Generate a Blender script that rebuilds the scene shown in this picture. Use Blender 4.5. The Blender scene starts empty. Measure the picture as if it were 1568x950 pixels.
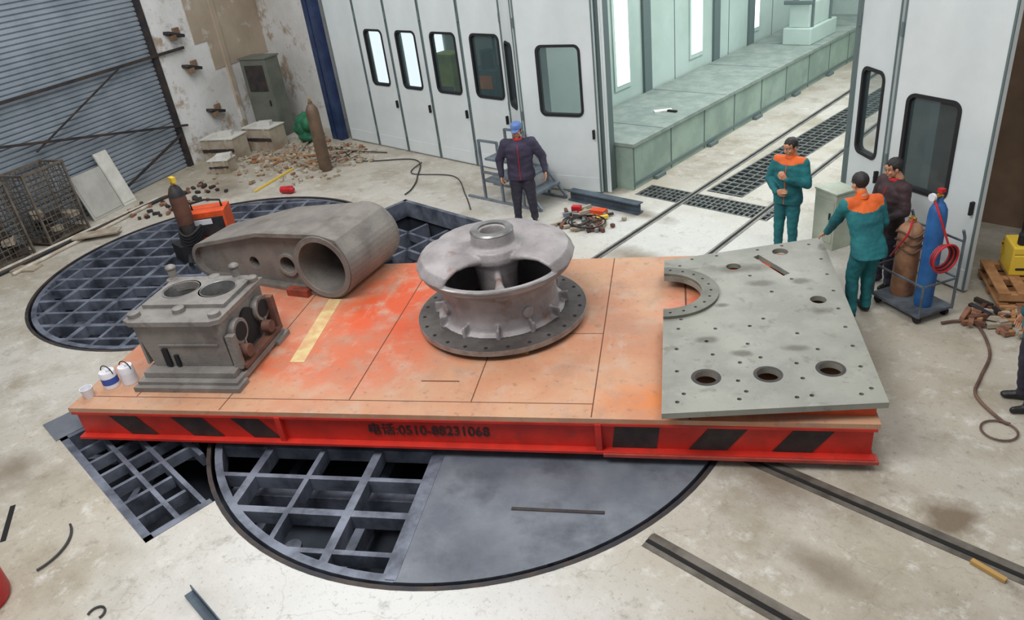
import bpy, bmesh, math, random
from mathutils import Vector, Matrix, Euler, noise
random.seed(7)
ZOOM=None
sc=bpy.context.scene
A=math.radians(34)
cA,sA=math.cos(A),math.sin(A)
def dk(x,y): return (x*cA-y*sA, x*sA+y*cA)
# ---------------------------------------------------------------- materials
def lin(c):
    return tuple(((v/255)/12.92 if v/255<=0.04045 else ((v/255+0.055)/1.055)**2.4) for v in c)+(1,)
MC={}
class NT:
    def __init__(s,name,rough=.6):
        s.m=bpy.data.materials.new(name); s.m.use_nodes=True; s.nt=s.m.node_tree; s.N=s.nt.nodes; s.L=s.nt.links
        s.b=s.N['Principled BSDF']; s.b.inputs['Roughness'].default_value=rough; s.tc=s.N.new('ShaderNodeTexCoord')
    def nz(s,sc_,d=8,off=0,ro=.6,st=None):
        n=s.N.new('ShaderNodeTexNoise'); n.inputs['Scale'].default_value=sc_; n.inputs['Detail'].default_value=d; n.inputs['Roughness'].default_value=ro
        mp=s.N.new('ShaderNodeMapping'); mp.inputs['Location'].default_value=(off,off,0)
        if st: mp.inputs['Scale'].default_value=st
        s.L.new(s.tc.outputs['Object'],mp.inputs[0]); s.L.new(mp.outputs[0],n.inputs['Vector']); return n.outputs['Fac']
    def rg(s,src,a,z,c=0,d=1):
        r=s.N.new('ShaderNodeMapRange'); r.inputs[1].default_value=a; r.inputs[2].default_value=z; r.inputs[3].default_value=c; r.inputs[4].default_value=d; s.L.new(src,r.inputs[0]); return r.outputs[0]
    def mix(s,f,a,c):
        x=s.N.new('ShaderNodeMix'); x.data_type='RGBA'; s.L.new(f,x.inputs[0])
        for v,i in((a,6),(c,7)):
            if isinstance(v,tuple): x.inputs[i].default_value=lin(v)
            else: s.L.new(v,x.inputs[i])
        return x.outputs[2]
    def math(s,op,a,c):
        x=s.N.new('ShaderNodeMath'); x.operation=op
        for v,i in((a,0),(c,1)):
            if isinstance(v,(int,float)): x.inputs[i].default_value=v
            else: s.L.new(v,x.inputs[i])
        return x.outputs[0]
    def blob(s,cx,cy,sx,sy,r0,r1,na=1.0,ns=2.2,k=1):
        mp=s.N.new('ShaderNodeMapping'); mp.inputs['Location'].default_value=(-cx/sx,-cy/sy,0); mp.inputs['Scale'].default_value=(1/sx,1/sy,0); s.L.new(s.tc.outputs['Object'],mp.inputs[0])
        ln=s.N.new('ShaderNodeVectorMath'); ln.operation='LENGTH'; s.L.new(mp.outputs[0],ln.inputs[0])
        q=s.math('ADD',ln.outputs['Value'],s.math('MULTIPLY',s.math('SUBTRACT',s.nz(ns,8,cx),.5),na))
        return s.rg(q,r0,r1,k,0)
    def bump(s,src,st,dist=.02):
        bp=s.N.new('ShaderNodeBump'); bp.inputs['Strength'].default_value=st; bp.inputs['Distance'].default_value=dist; s.L.new(src,bp.inputs['Height']); s.L.new(bp.outputs[0],s.b.inputs['Normal'])
    def done(s,c): s.L.new(c,s.b.inputs['Base Color']); MC[s.m.name]=s.m; return s.m
def M(name,c1,c2=None,scale=3.,rough=.6,metal=0.,bump=0.,bscale=25.,lo=.4,hi=.62,c3=None,s3=1.,lo3=.5,hi3=.7,emit=0.,alpha=None):
    if name in MC: return MC[name]
    t=NT(name,rough); b=t.b; b.inputs['Base Color'].default_value=lin(c1); b.inputs['Metallic'].default_value=metal
    col=None
    if c2: col=t.mix(t.rg(t.nz(scale),lo,hi),c1,c2)
    if c3: col=t.mix(t.rg(t.nz(s3,10,3,.65),lo3,hi3),col or c1,c3)
    if col: t.L.new(col,b.inputs['Base Color'])
    if bump: t.bump(t.nz(bscale),bump)
    if emit:
        b.inputs['Emission Color'].default_value=lin(c1); b.inputs['Emission Strength'].default_value=emit
    if alpha is not None: b.inputs['Alpha'].default_value=alpha
    MC[name]=t.m; return t.m
# ---------------------------------------------------------------- mesh builder
class B:
    def __init__(s): s.bm=bmesh.new(); s.mats=[]
    def mi(s,m):
        if m not in s.mats: s.mats.append(m)
        return s.mats.index(m)
    def add(s,vs,fs,mat,smooth=False,xf=None):
        bv=[s.bm.verts.new(xf@Vector(v) if xf else Vector(v)) for v in vs]; k=s.mi(mat); out=[]
        for f in fs:
            try:
                F=s.bm.faces.new([bv[i] for i in f]); F.material_index=k; F.smooth=smooth; out.append(F)
            except ValueError: pass
        return out
    def box(s,c,d,mat,rz=0,rot=None,xf=None,taper=1.):
        R=Euler(rot).to_matrix() if rot else Matrix.Rotation(rz,3,'Z')
        vs=[]
        for z in(-.5,.5):
            t=taper if z>0 else 1
            for x,y in((-.5,-.5),(.5,-.5),(.5,.5),(-.5,.5)):
                vs.append(Vector(c)+R@Vector((x*d[0]*t,y*d[1]*t,z*d[2])))
        s.add(vs,[(3,2,1,0),(4,5,6,7),(0,1,5,4),(1,2,6,5),(2,3,7,6),(3,0,4,7)],mat,False,xf)
    def bx(s,x0,x1,y0,y1,z0,z1,mat,xf=None): s.box(((x0+x1)/2,(y0+y1)/2,(z0+z1)/2),(x1-x0,y1-y0,z1-z0),mat,xf=xf)
    def beam(s,p1,p2,w,h,mat,xf=None):
        p1=Vector(p1);p2=Vector(p2);d=p2-p1;L=d.length
        q=d.to_track_quat('X','Z').to_matrix()
        vs=[]
        for z in(-.5,.5):
            for x,y in((0,-.5),(L,-.5),(L,.5),(0,.5)): vs.append(p1+q@Vector((x,y*w,z*h)))
        s.add(vs,[(3,2,1,0),(4,5,6,7),(0,1,5,4),(1,2,6,5),(2,3,7,6),(3,0,4,7)],mat,False,xf)
    def cyl(s,p1,p2,r1,mat,r2=None,n=24,caps=True,xf=None):
        r2=r1 if r2 is None else r2
        p1=Vector(p1);p2=Vector(p2);q=(p2-p1).to_track_quat('Z','Y').to_matrix();vs=[]
        for p,r in((p1,r1),(p2,r2)):
            for i in range(n):
                a=2*math.pi*i/n; vs.append(p+q@Vector((r*math.cos(a),r*math.sin(a),0)))
        fs=[(i,(i+1)%n,n+(i+1)%n,n+i) for i in range(n)]
        s.add(vs,fs,mat,True,xf)
        if caps: s.add(vs,[tuple(range(n))[::-1],tuple(range(n,2*n))],mat,False,xf)
    def lathe(s,prof,c,mat,n=48,closed=False,xf=None):
        vs=[];m=len(prof)
        for i in range(n):
            a=2*math.pi*i/n
            for r,z in prof: vs.append((c[0]+r*math.cos(a),c[1]+r*math.sin(a),c[2]+z))
        fs=[]
        for i in range(n):
            j=(i+1)%n
            for k in range(m if closed else m-1):
                l=(k+1)%m; fs.append((i*m+k,j*m+k,j*m+l,i*m+l))
        s.add(vs,fs,mat,True,xf)
    def ell(s,c,r,mat,n=20,xf=None,rot=None):
        vs=[];m=n//2; R=Euler(rot).to_matrix() if rot else Matrix.Identity(3)
        for i in range(m+1):
            t=math.pi*i/m
            for j in range(n):
                a=2*math.pi*j/n; vs.append(Vector(c)+R@Vector((r[0]*math.sin(t)*math.cos(a),r[1]*math.sin(t)*math.sin(a),r[2]*math.cos(t))))
        fs=[(i*n+j,(i+1)*n+j,(i+1)*n+(j+1)%n,i*n+(j+1)%n) for i in range(m) for j in range(n)]
        s.add(vs,fs,mat,True,xf)
    def cap(s,p1,p2,r1,r2,mat,n=16,xf=None):
        s.cyl(p1,p2,r1,mat,r2,n,True,xf); s.ell(p1,(r1,)*3,mat,n,xf); s.ell(p2,(r2,)*3,mat,n,xf)
    def loft(s,secs,mat,n=28,xf=None):
        vs=[]
        for c,rx,ry in secs:
            for i in range(n):
                a=2*math.pi*i/n; e=.85
                ca,sa=math.cos(a),math.sin(a)
                vs.append((c[0]+rx*math.copysign(abs(ca)**e,ca),c[1]+ry*math.copysign(abs(sa)**e,sa),c[2]))
        m=len(secs)
        fs=[(k*n+i,k*n+(i+1)%n,(k+1)*n+(i+1)%n,(k+1)*n+i) for k in range(m-1) for i in range(n)]
        fs+=[tuple(range(n))[::-1],tuple(range((m-1)*n,m*n))]
        s.add(vs,fs,mat,True,xf)
    def tube(s,path,r,mat,n=8,xf=None,closed=False):
        P=[Vector(p) for p in path]; vs=[]; m=len(P); prev=None
        for k in range(m):
            d=(P[min(k+1,m-1)]-P[max(k-1,0)]).normalized() if not closed else (P[(k+1)%m]-P[k-1]).normalized()
            u=Vector((0,0,1)) if prev is None else prev
            if abs(d.dot(u))>.95: u=Vector((1,0,0))
            x=(u-d*u.dot(d)).normalized(); y=d.cross(x); prev=x
            for i in range(n):
                a=2*math.pi*i/n; vs.append(P[k]+x*r*math.cos(a)+y*r*math.sin(a))
        fs=[(k*n+i,k*n+(i+1)%n,((k+1)%m)*n+(i+1)%n,((k+1)%m)*n+i) for k in range(m if closed else m-1) for i in range(n)]
        if not closed: fs+=[tuple(range(n))[::-1],tuple(range((m-1)*n,m*n))]
        s.add(vs,fs,mat,True,xf)
    def holed(s,outer,holes,z0,z1,mat,xf=None):
        t=bmesh.new(); es=[]
        for lp in [outer]+holes:
            v=[t.verts.new((p[0],p[1],z0)) for p in lp]
            es+=[t.edges.new((v[i],v[(i+1)%len(v)])) for i in range(len(v))]
        bmesh.ops.triangle_fill(t,use_beauty=True,use_dissolve=False,edges=es)
        fs=list(t.faces)
        r=bmesh.ops.extrude_face_region(t,geom=fs)
        for g in r['geom']:
            if isinstance(g,bmesh.types.BMVert): g.co.z=z1
        bmesh.ops.recalc_face_normals(t,faces=list(t.faces))
        t.verts.index_update()
        s.add([v.co.copy() for v in t.verts],[[v.index for v in f.verts] for f in t.faces],mat,False,xf); t.free()
    def mesh(s,name):
        bm=s.bm
        bm.normal_update()
        for e in bm.edges:
            if len(e.link_faces)==2 and e.calc_face_angle(0)>math.radians(38): e.smooth=False
        me=bpy.data.meshes.new(name); bm.to_mesh(me); bm.free()
        for m in s.mats: me.materials.append(m)
        return me
    def obj(s,name,loc=(0,0,0),rz=0,bevel=0,parent=None,weld=True):
        if weld: bmesh.ops.remove_doubles(s.bm,verts=list(s.bm.verts),dist=1e-5)
        me=s.mesh(name); o=bpy.data.objects.new(name,me); bpy.context.collection.objects.link(o)
        o.location=loc; o.rotation_euler=(0,0,rz)
        if parent: o.parent=parent
        if bevel:
            md=o.modifiers.new('b','BEVEL'); md.width=bevel; md.segments=2; md.limit_method='ANGLE'; md.angle_limit=math.radians(40)
        return o
def bake(o):
    dg=bpy.context.evaluated_depsgraph_get(); dg.update()
    me=bpy.data.meshes.new_from_object(o.evaluated_get(dg)); o.modifiers.clear(); o.data=me; return o
def remesh(o,vox,it=3,fac=.5):
    m=o.modifiers.new('r','REMESH'); m.mode='VOXEL'; m.voxel_size=vox; m.use_smooth_shade=True
    m=o.modifiers.new('s','SMOOTH'); m.iterations=it; m.factor=fac
    mats=list(o.data.materials); bake(o)
    o.data.materials.clear()
    for x in mats: o.data.materials.append(x)
    for p in o.data.polygons: p.use_smooth=True
    return o
def empty(name,loc=(0,0,0),rz=0):
    e=bpy.data.objects.new(name,None); bpy.context.collection.objects.link(e); e.location=loc; e.rotation_euler=(0,0,rz); return e
def circ(cx,cy,r,n=24,a0=0,a1=2*math.pi,end=False):
    k=n+1 if end else n
    return [(cx+r*math.cos(a0+(a1-a0)*i/n),cy+r*math.sin(a0+(a1-a0)*i/n)) for i in range(k)]
def rrect(x0,x1,z0,z1,r,n=6):
    p=[]
    for cx,cz,a in((x1-r,z1-r,0),(x0+r,z1-r,90),(x0+r,z0+r,180),(x1-r,z0+r,270)):
        for i in range(n+1):
            t=math.radians(a+90*i/n); p.append((cx+r*math.cos(t),cz+r*math.sin(t)))
    return p
# ---------------------------------------------------------------- palette
t=NT('concrete_floor',.5)
c=t.mix(t.rg(t.nz(.22,4),.4,.62),(164,156,140),(182,178,170))
c=t.mix(t.rg(t.nz(1.1,10,7,.7),.46,.68,0,.8),c,(138,128,110))
c=t.mix(t.blob(-3.6,1.6,3.2,1.5,.3,1.3,.8,.9,.95),c,(204,204,202))
c=t.mix(t.blob(-6.2,9.0,3.2,1.6,.3,1.3,.8,.9,.9),c,(190,191,187))
c=t.mix(t.rg(t.nz(3.6,10,2,.75),.54,.70,0,.75),c,(206,204,198))
c=t.mix(t.rg(t.nz(2.4,10,11,.7),.58,.70,0,.6),c,(112,101,86))
c=t.mix(t.rg(t.nz(16,6,5,.7),.57,.69,0,.5),c,(118,109,96))
c=t.mix(t.rg(t.nz(42,3,1,.7),.64,.69,0,.65),c,(90,83,73))
for q in((-2.4,5.0,1.0,.35),(-9.9,-.1,.35,.3),(-5.9,8.1,1.2,.4),(-16,6.4,1.0,.6),(-8.9,.3,.5,.35),(-1.6,4.3,.5,.2),(-7.0,9.5,.7,.25)): c=t.mix(t.blob(q[0],q[1],q[2],q[3],.1,1.0,1.6,2,.85),c,(118,106,90))
c=t.mix(t.blob(-1.0,5.4,.4,.5,.2,.7,1.4,3),c,(112,98,80))
vo=t.N.new('ShaderNodeTexVoronoi'); vo.feature='DISTANCE_TO_EDGE'; vo.inputs['Scale'].default_value=.32
ad=t.N.new('ShaderNodeVectorMath'); ad.operation='ADD'; nn=t.N.new('ShaderNodeTexNoise'); nn.inputs['Scale'].default_value=1.3; nn.inputs['Detail'].default_value=6; t.L.new(t.tc.outputs['Object'],nn.inputs['Vector'])
t.L.new(t.tc.outputs['Object'],ad.inputs[0]); t.L.new(nn.outputs['Color'],ad.inputs[1]); t.L.new(ad.outputs[0],vo.inputs['Vector'])
c=t.mix(t.rg(vo.outputs['Distance'],.0,.003,.22,0),c,(96,88,76))
t.bump(t.nz(30),.25); conc=t.done(c); t.L.new(t.rg(t.nz(2,6),.3,.7,.4,.7),t.b.inputs['Roughness'])
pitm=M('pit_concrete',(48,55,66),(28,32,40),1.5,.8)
steelb=M('turntable_steel',(118,124,138),(70,75,87),2.5,.5,.3,bump=.1)
sheet=M('turntable_sheet',(90,95,105),(114,119,127),1.2,.5,.2,bump=.1,c3=(72,75,83),s3=2,lo3=.5,hi3=.75)
dark=M('dark_void',(18,18,20),rough=.9)
railm=M('rail_steel',(112,106,98),(84,78,70),4,.5,.4)
t=NT('white_wall_plaster',.85)
c=t.mix(t.rg(t.nz(.8),.4,.6),(216,216,216),(198,197,194)); c=t.mix(t.rg(t.nz(1.2,10,4,.7),.54,.62),c,(164,148,130)); c=t.mix(t.rg(t.nz(5,8,4,.7),.6,.68,0,.6),c,(120,108,96)); t.bump(t.nz(12),.3); wallw=t.done(c)
wallbg=M('beige_wall',(160,146,128),(176,162,144),.8,.85,c3=(196,192,186),s3=1.2,lo3=.55,hi3=.62)
wallbr=M('brown_wall',(104,82,66),(130,106,86),.8,.85)
shut=M('shutter_metal',(142,151,161),(124,134,144),1.2,.45,.15)
barm=M('dark_bar',(44,44,50),(70,60,54),4,.6,.3)
doorw=M('door_white_paint',(205,211,212),(193,200,201),.7,.45,bump=.03)
gask=M('rubber_gasket',(22,22,26),rough=.7)
glass=M('door_glass',(80,96,100),rough=.06,alpha=.28)
bluep=M('blue_pillar_paint',(30,44,78),(44,60,94),3,.5)
boothw=M('booth_panel_green',(180,196,190),(164,182,175),.6,.5)
boothc=M('booth_column',(92,106,106),rough=.5)
lampm=M('light_panel',(235,248,255),emit=1.7)
yl=M('yellow_paint',(214,180,60),rough=.5); brass=M('brass',(180,140,70),rough=.4,metal=.7)
# ---------------------------------------------------------------- floor with pits
C1=(-5.83,4.45); R1=2.97; C2=(-12.35,4.38); R2=2.92
fb=B(); fb.bx(-27,6,-6,26,-1.6,0,conc); floor=fb.obj('floor')
cb=[]
for c,r in((C1,R1),(C2,R2)):
    b=B(); b.cyl((c[0],c[1],-.85),(c[0],c[1],.5),r,pitm,n=96); cb.append(b.obj('cut'))
b=B(); b.bx(-9.0,-6.45,.82,4.4,-.86,.5,pitm); cb.append(b.obj('cut'))
b=B(); b.bx(-11.5,-9.0,4.4,7.95,-.87,.5,pitm); cb.append(b.obj('cut'))
b=B(); b.bx(-6.7,-6.02,10.9,22,-.3,.5,pitm); cb.append(b.obj('cut'))
b=B(); b.bx(-7.72,-5.2,10.2,10.72,-.35,.5,pitm); cb.append(b.obj('cut'))
for c in cb:
    m=floor.modifiers.new('b','BOOLEAN'); m.operation='DIFFERENCE'; m.solver='EXACT'; m.object=c
bake(floor)
for c in cb: bpy.data.objects.remove(c)
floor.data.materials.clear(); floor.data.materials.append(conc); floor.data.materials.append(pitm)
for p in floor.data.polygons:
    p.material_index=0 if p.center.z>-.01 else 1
# ---------------------------------------------------------------- turntables
def clipseg(r,off,lo=None,hi=None):
    if abs(off)>=r: return None
    h=math.sqrt(r*r-off*off); a,b2=-h,h
    if lo is not None: a=max(a,lo)
    if hi is not None: b2=min(b2,hi)
    return (a,b2) if b2>a else None
def turntable(name,c,r,half,sx,sy,ang):
    b=B()
    b.lathe([(r-.14,-.005),(r-.06,-.005),(r-.06,-.22),(r-.14,-.22)],(0,0,0),steelb,96,closed=True)
    b.lathe([(r-.02,.004),(r+.025,.004),(r+.025,-.04),(r-.02,-.04)],(0,0,0),barm,96,closed=True)
    hi=0 if half else None
    i=0; y=-r+.35
    while y<r-.1:
        s=clipseg(r-.1,y,None,hi)
        if s:
            w=.08 if i%2 else .055
            b.bx(s[0],s[1],y-w/2,y+w/2,-.16,-.01,steelb)
        y+=sy; i+=1
    x=-r+.4; i=0
    while x<r-.1:
        if not(half and x>.05):
            s=clipseg(r-.1,x)
            w=.09 if i%2 else .055
            b.bx(x-w/2,x+w/2,s[0],s[1],-.17,-.008,steelb)
        x+=sx; i+=1
    for y in(-1.6,-.55,.55,1.6):
        s=clipseg(r-.15,y); b.bx(s[0],s[1],y-.08,y+.08,-.55,-.3,steelb)
    for x in(-1.9,-.8,.8,1.9):
        s=clipseg(r-.15,x); b.bx(x-.05,x+.05,s[0],s[1],-.7,-.5,steelb)
    b.cyl((0,0,-.85),(0,0,-.2),.35,steelb)
    for i in range(8):
        a=i*math.pi/4+.2; b.cyl(((r-.4)*math.cos(a),(r-.4)*math.sin(a),-.85),((r-.4)*math.cos(a),(r-.4)*math.sin(a),-.5),.09,steelb,n=12)
    if half:
        poly=[(0,-(r-.06))]+circ(0,0,r-.06,64,-math.pi/2,math.pi/2,True)[1:]
        b.holed(poly,[],-.03,0.0,sheet)
        b.bx(-.08,0.02,-(r-.08),r-.08,-.2,.004,steelb)
        b.bx(.85,1.7,-2.02,-1.985,0,.008,barm)
        b.bx(.05,2.6,-1.2,-1.194,0,.004,barm)
    return b.obj(name,(c[0],c[1],0),ang)
turntable('turntable',C1,R1,True,.62,.47,A)
turntable('turntable',C2,R2,False,.52,.40,A+.02)
b=B()
b.bx(-9.0,-8.93,.82,2.0,-.2,0.006,steelb); b.bx(-6.52,-6.45,.82,1.5,-.2,0.006,steelb)
b.bx(-9.0,-6.45,.82,.9,-.2,.006,steelb)
for y in(1.15,1.42,1.75): b.bx(-9,-6.5 if y<1.5 else -7.3,y,y+.05,-.16,-.01,steelb)
for i in range(7): x=-8.6+i*.34; b.bx(x,x+.045,.85,1.85 if x<-7.35 else 1.4,-.14,-.012,steelb)
b.beam((-8.8,.95,-.3),(-7.7,1.9,-.3),.07,.1,steelb); b.beam((-7.6,.9,-.4),(-8.5,1.9,-.4),.07,.1,steelb)
b.bx(-9.5,-9.0,.78,1.5,.0,.012,sheet)
b.obj('pit_grating')
b=B()
b.bx(-11.5,-11.42,7.2,7.95,-.3,.008,steelb); b.bx(-9.08,-9.0,6.4,7.95,-.3,.008,steelb); b.bx(-11.5,-9.0,7.87,7.95,-.3,.008,steelb)
for x in(-10.9,-10.3,-9.7): b.bx(x,x+.06,6.6,7.9,-.7,-.35,steelb)
for y in(6.9,7.4): b.bx(-11.4,-9.1,y,y+.06,-.5,-.35,steelb)
b.obj('pit_grating')
b=B()
for y in(3.72,5.14):
    b.bx(-2.82,6,y-.09,y+.09,0,.006,railm); b.bx(-2.82,6,y-.035,y-.005,.004,.012,dark); b.bx(-2.82,6,y+.0,y+.06,.004,.02,railm)
b.obj('floor_rail')
BR=math.radians(3)
b=B()
for x in(-.7,.7):
    b.bx(x-.06,x+.06,-2.5,12,0,.008,M('booth_rail',(140,138,132),(110,108,104),3,.5,.4)); b.bx(x-.02,x+.02,-2.5,12,.006,.012,dark)
b.obj('floor_rail',(-6.08,10,0),BR)
gratem=M('grating_steel',(120,124,122),(84,88,88),6,.45,.5)
b=B()
for i in range(64):
    y=10.93+i*.17; b.bx(-6.7,-6.02,y,y+.05,-.03,.004,gratem)
for x in(-6.7,-6.54,-6.37,-6.2,-6.05): b.bx(x,x+.03,10.9,22,-.03,.006,gratem)
b.obj('floor_grate')
b=B()
for i in range(26):
    x=-7.7+i*.098; b.bx(x,x+.03,10.2,10.72,-.03,.004,gratem)
for y in(10.2,10.34,10.46,10.58,10.69): b.bx(-7.72,-5.2,y,y+.03,-.03,.006,gratem)
b.obj('floor_grate')
# ---------------------------------------------------------------- shell
b=B(); b.bx(-20.6,-16.2,10.45,10.7,0,5.5,wallw); b.obj('wall_back')
b=B(); b.bx(-16.9,-16.72,9.85,10.05,0,5.5,bluep); b.bx(-16.72,-16.66,9.92,9.98,0,5.5,bluep); b.bx(-16.66,-16.48,9.85,10.05,0,5.5,bluep); b.obj('steel_pillar')
b=B(); b.bx(-3.4,6,11.6,11.8,0,5.5,wallbr); b.bx(-2.05,-1.8,11.3,11.6,0,5.5,barm); b.obj('wall_back_right')
RZ=math.atan2(.907,-.422); LO=(-15.9,1,0)
b=B(); b.bx(6.42,11,0.0,.3,0,5.5,wallw); b.bx(7.75,11,-.02,0.02,2.6,5.5,wallbg); b.bx(8.2,11,-.02,0.02,1.9,2.6,wallbg); b.bx(8.6,8.75,-.06,0,0,5.5,wallbg); b.bx(-8,6.42,.12,.4,0,5.5,wallw)
b.obj('wall_left',LO,RZ)
b=B()
z=0
vs=[];fs=[];k=0
while z<5.4:
    for dy,dz in((.08,0),(.045,.02),(.045,.07),(.08,.09)):
        vs+=[(-8,dy,z+dz),(6.4,dy,z+dz)]; k+=1
    z+=.1
fs=[(2*i,2*i+1,2*i+3,2*i+2) for i in range(k-1)]
b.add(vs,fs,shut); b.bx(6.32,6.45,-.05,.1,0,5.5,barm)
b.beam((-8,-.06,2.62),(7.3,-.06,2.62),.05,.06,barm)
b.beam((.5,-.1,2.2),(6.6,-.1,.95),.05,.05,barm)
b.beam((2.6,-.1,1.6),(5.2,-.1,2.6),.03,.03,barm); b.beam((3.8,-.1,.1),(6.3,-.1,.8),.04,.05,barm)
b.obj('roller_shutter',LO,RZ)
for i,(t_,zz) in enumerate(((7.1,2.95),(7.35,2.15),(7.7,1.0))):
    b=B(); b.box((t_,-.08,zz),(.5,.2,.07),barm,rot=(0,.3,0)); b.box((t_-.12,-.14,zz-.06),(.14,.12,.12),wallbr); b.box((t_+.15,-.03,zz+.06),(.2,.05,.14),wallbr)
    b.obj('wall_bracket',LO,RZ,.01)
def leaf(name,p,q,wins,top=5.4):
    p=Vector(p);q=Vector(q);L=(q-p).length; b=B()
    X=Matrix(((1,0,0,0),(0,0,1,0),(0,1,0,0),(0,0,0,1)))
    g=.012
    b.holed([(g,.03),(L-g,.03),(L-g,top),(g,top)],[rrect(*w,.09) for w in wins],-.035,.035,doorw,X)
    for w in wins:
        o=rrect(w[0]-.03,w[1]+.03,w[2]-.03,w[3]+.03,.12); i=rrect(w[0]+.015,w[1]-.015,w[2]+.015,w[3]-.015,.08)
        b.holed(o,[i],-.05,.05,gask,X); b.holed(i,[],-.006,.006,glass,X)
    b.bx(g,g+.025,-.045,-.03,.03,top,boothc); b.bx(L-g-.025,L-g,-.045,-.03,.03,top,boothc)
    b.bx(.05,L-.05,-.042,-.034,.05,.3,doorw)
    for z in(.35,1.3,2.9):
        b.cyl((g,-.05,z),(g,-.05,z+.16),.018,boothc,n=10)
    if wins:
        b.box((L-.09,-.07,1.1),(.03,.05,.16),gask); b.cyl((L-.09,-.05,1.1),(L-.09,-.1,1.1),.012,gask,n=8)
    a=math.atan2(q.y-p.y,q.x-p.x)
    return b.obj(name,(p.x,p.y,0),a)
Y0=10.05
def W(x0,a,b_,z0=1.5,z1=2.66): return (a-x0,b_-x0,z0,z1)
leaf('door_1',(-16.3,Y0),(-15.08,Y0),[])
leaf('door_2',(-15.08,Y0),(-13.95,Y0),[W(-15.08,-14.82,-14.2)])
leaf('door_3',(-13.95,Y0),(-12.8,Y0),[W(-13.95,-13.68,-13.05)])
leaf('door_4',(-12.8,Y0),(-11.62,Y0),[W(-12.8,-12.53,-11.8)])
leaf('door_5',(-11.62,Y0),(-10.45,Y0),[W(-11.62,-11.33,-10.58)])
leaf('door_6',(-10.45,Y0),(-9.72,9.62),[(.16,.62,1.44,2.58)])
leaf('door_7',(-9.72,9.62),(-8.25,9.98),[(.42,1.22,1.42,2.58)])
leaf('door_8',(-4.12,10.42),(-3.42,9.86),[(.2,.68,1.3,2.4)])
leaf('door_9',(-3.40,9.84),(-2.12,9.36),[(.22,.9,1.1,2.24)])
b=B(); b.bx(-8.32,-8.2,10.05,10.3,0,5.4,boothc); b.bx(-4.2,-4.1,10.4,10.6,0,5.4,boothc)
for x in(-8.12,-8.16): b.cyl((x+.02,10.0,.05),(x+.02,10.0,5.3),.02,doorw,n=10)
b.obj('door_frame')
b=B()
b.bx(-.2,0,0,13,0,5.2,boothw)
for y in(3.1,6.1,7.9,10.6): b.bx(0,.06,y,y+.28,.8,5.2,boothc)
for y0,y1 in((2.12,2.55),(5.1,5.55),(8.05,8.45),(10.9,11.3)):
    b.bx(0,.03,y0-.08,y1+.08,1.12,4.4,boothw); b.bx(.03,.05,y0,y1,1.22,4.3,lampm)
for y in(1.2,4.4,6.9,9.3): b.bx(0,.01,y,y+.012,.8,5.2,boothc)
b.obj('wall_booth_left',(-9.65,10.3,0),BR)
b=B(); b.bx(0,.2,0,13,0,5.2,boothw)
for y0 in(2,5,8,11): b.bx(-.04,0,y0,y0+.6,1.2,4.3,lampm)
b.obj('wall_booth_right',(-3.7,10.7,0),BR)
b=B(); b.bx(-17,-3,23.5,23.8,0,5.2,boothw); b.obj('wall_booth_back')
b=B(); b.bx(-22,-9.95,12.6,12.8,0,5.2,boothw)
for x,w in((-18.35,.5),(-16.9,.5),(-15.6,.3)): b.bx(x,x+w,12.55,12.6,.5,3.6,lampm)  # narrow last panel is added to brighten the view through a door window
for x in(-17.6,-15.9,-14.6,-13.2): b.bx(x,x+.12,12.54,12.6,0,5.2,boothc)
b.obj('wall_booth_rear')
b=B(); sp=M('machine_teal',(60,110,116),(46,92,98),3,.5); b.bx(-.45,.45,-.3,.3,0,1.5,sp); b.bx(-.2,.35,-.32,-.3,1.1,1.4,M('machine_orange',(220,130,60),rough=.5)); b.cyl((0,0,1.5),(0,0,1.9),.15,sp); b.cyl((.25,0,1.5),(.25,0,2.2),.03,sp)
b.bx(-.4,.4,-.31,-.3,.1,.9,boothc); b.obj('spray_machine',(-13.1,12.0,0),.1,.01)
b=B(); yg=M('tarpaulin_lime',(190,204,96),(160,176,84),3,.7); b.bx(-.3,.3,-.2,.2,0,1.7,yg); b.bx(-.34,.34,-.24,.24,1.7,1.76,yg); b.bx(-.25,.25,-.21,-.2,.2,1.0,boothc); b.obj('yellow_cabinet',(-14.55,12.1,0),0,.01)
benchm=M('bench_green',(146,164,152),(124,142,132),1.5,.55,bump=.1); bencht=M('bench_top_mesh',(118,132,126),(140,150,143),4,.6,bump=.3,bscale=80)
b=B(); b.bx(-1.72,0,0,12.2,0,.8,benchm); b.bx(-1.74,.04,-.03,12.2,.8,.86,bencht)
for i in range(10): b.bx(.0,.012,i*1.25+.02,i*1.25+.035,.02,.8,boothc)
b.bx(0,.02,0,12,.08,.14,boothc)
for i in range(5): b.bx(-1.7,0,i*2.4+1,i*2.4+1.02,.86,.864,boothc)
for i in range(6): b.box((.05,i*2+.8,.03),(.08,.3,.06),boothc)
b.obj('booth_bench',(-7.85,10.35,0),BR)
b=B(); b.bx(-.6,.1,0,1.6,.86,1.25,boothw); b.bx(-.5,0,.1,1.4,1.25,1.8,boothw); b.bx(-.6,.1,-.05,0,1.8,1.9,boothc)
for y in(.2,1.3): b.bx(.0,.06,y,y+.06,.86,2.4,boothc)
b.obj('air_duct_unit',(-8.6,18.4,0),BR,.02)
b=B(); b.box((0,0,.87),(.35,.16,.02),wallw,rz=.5); b.box((.2,-.05,.88),(.2,.06,.03),gask,rz=-.3); b.obj('glove_pair',(-8.55,12.3,0),.3)
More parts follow.
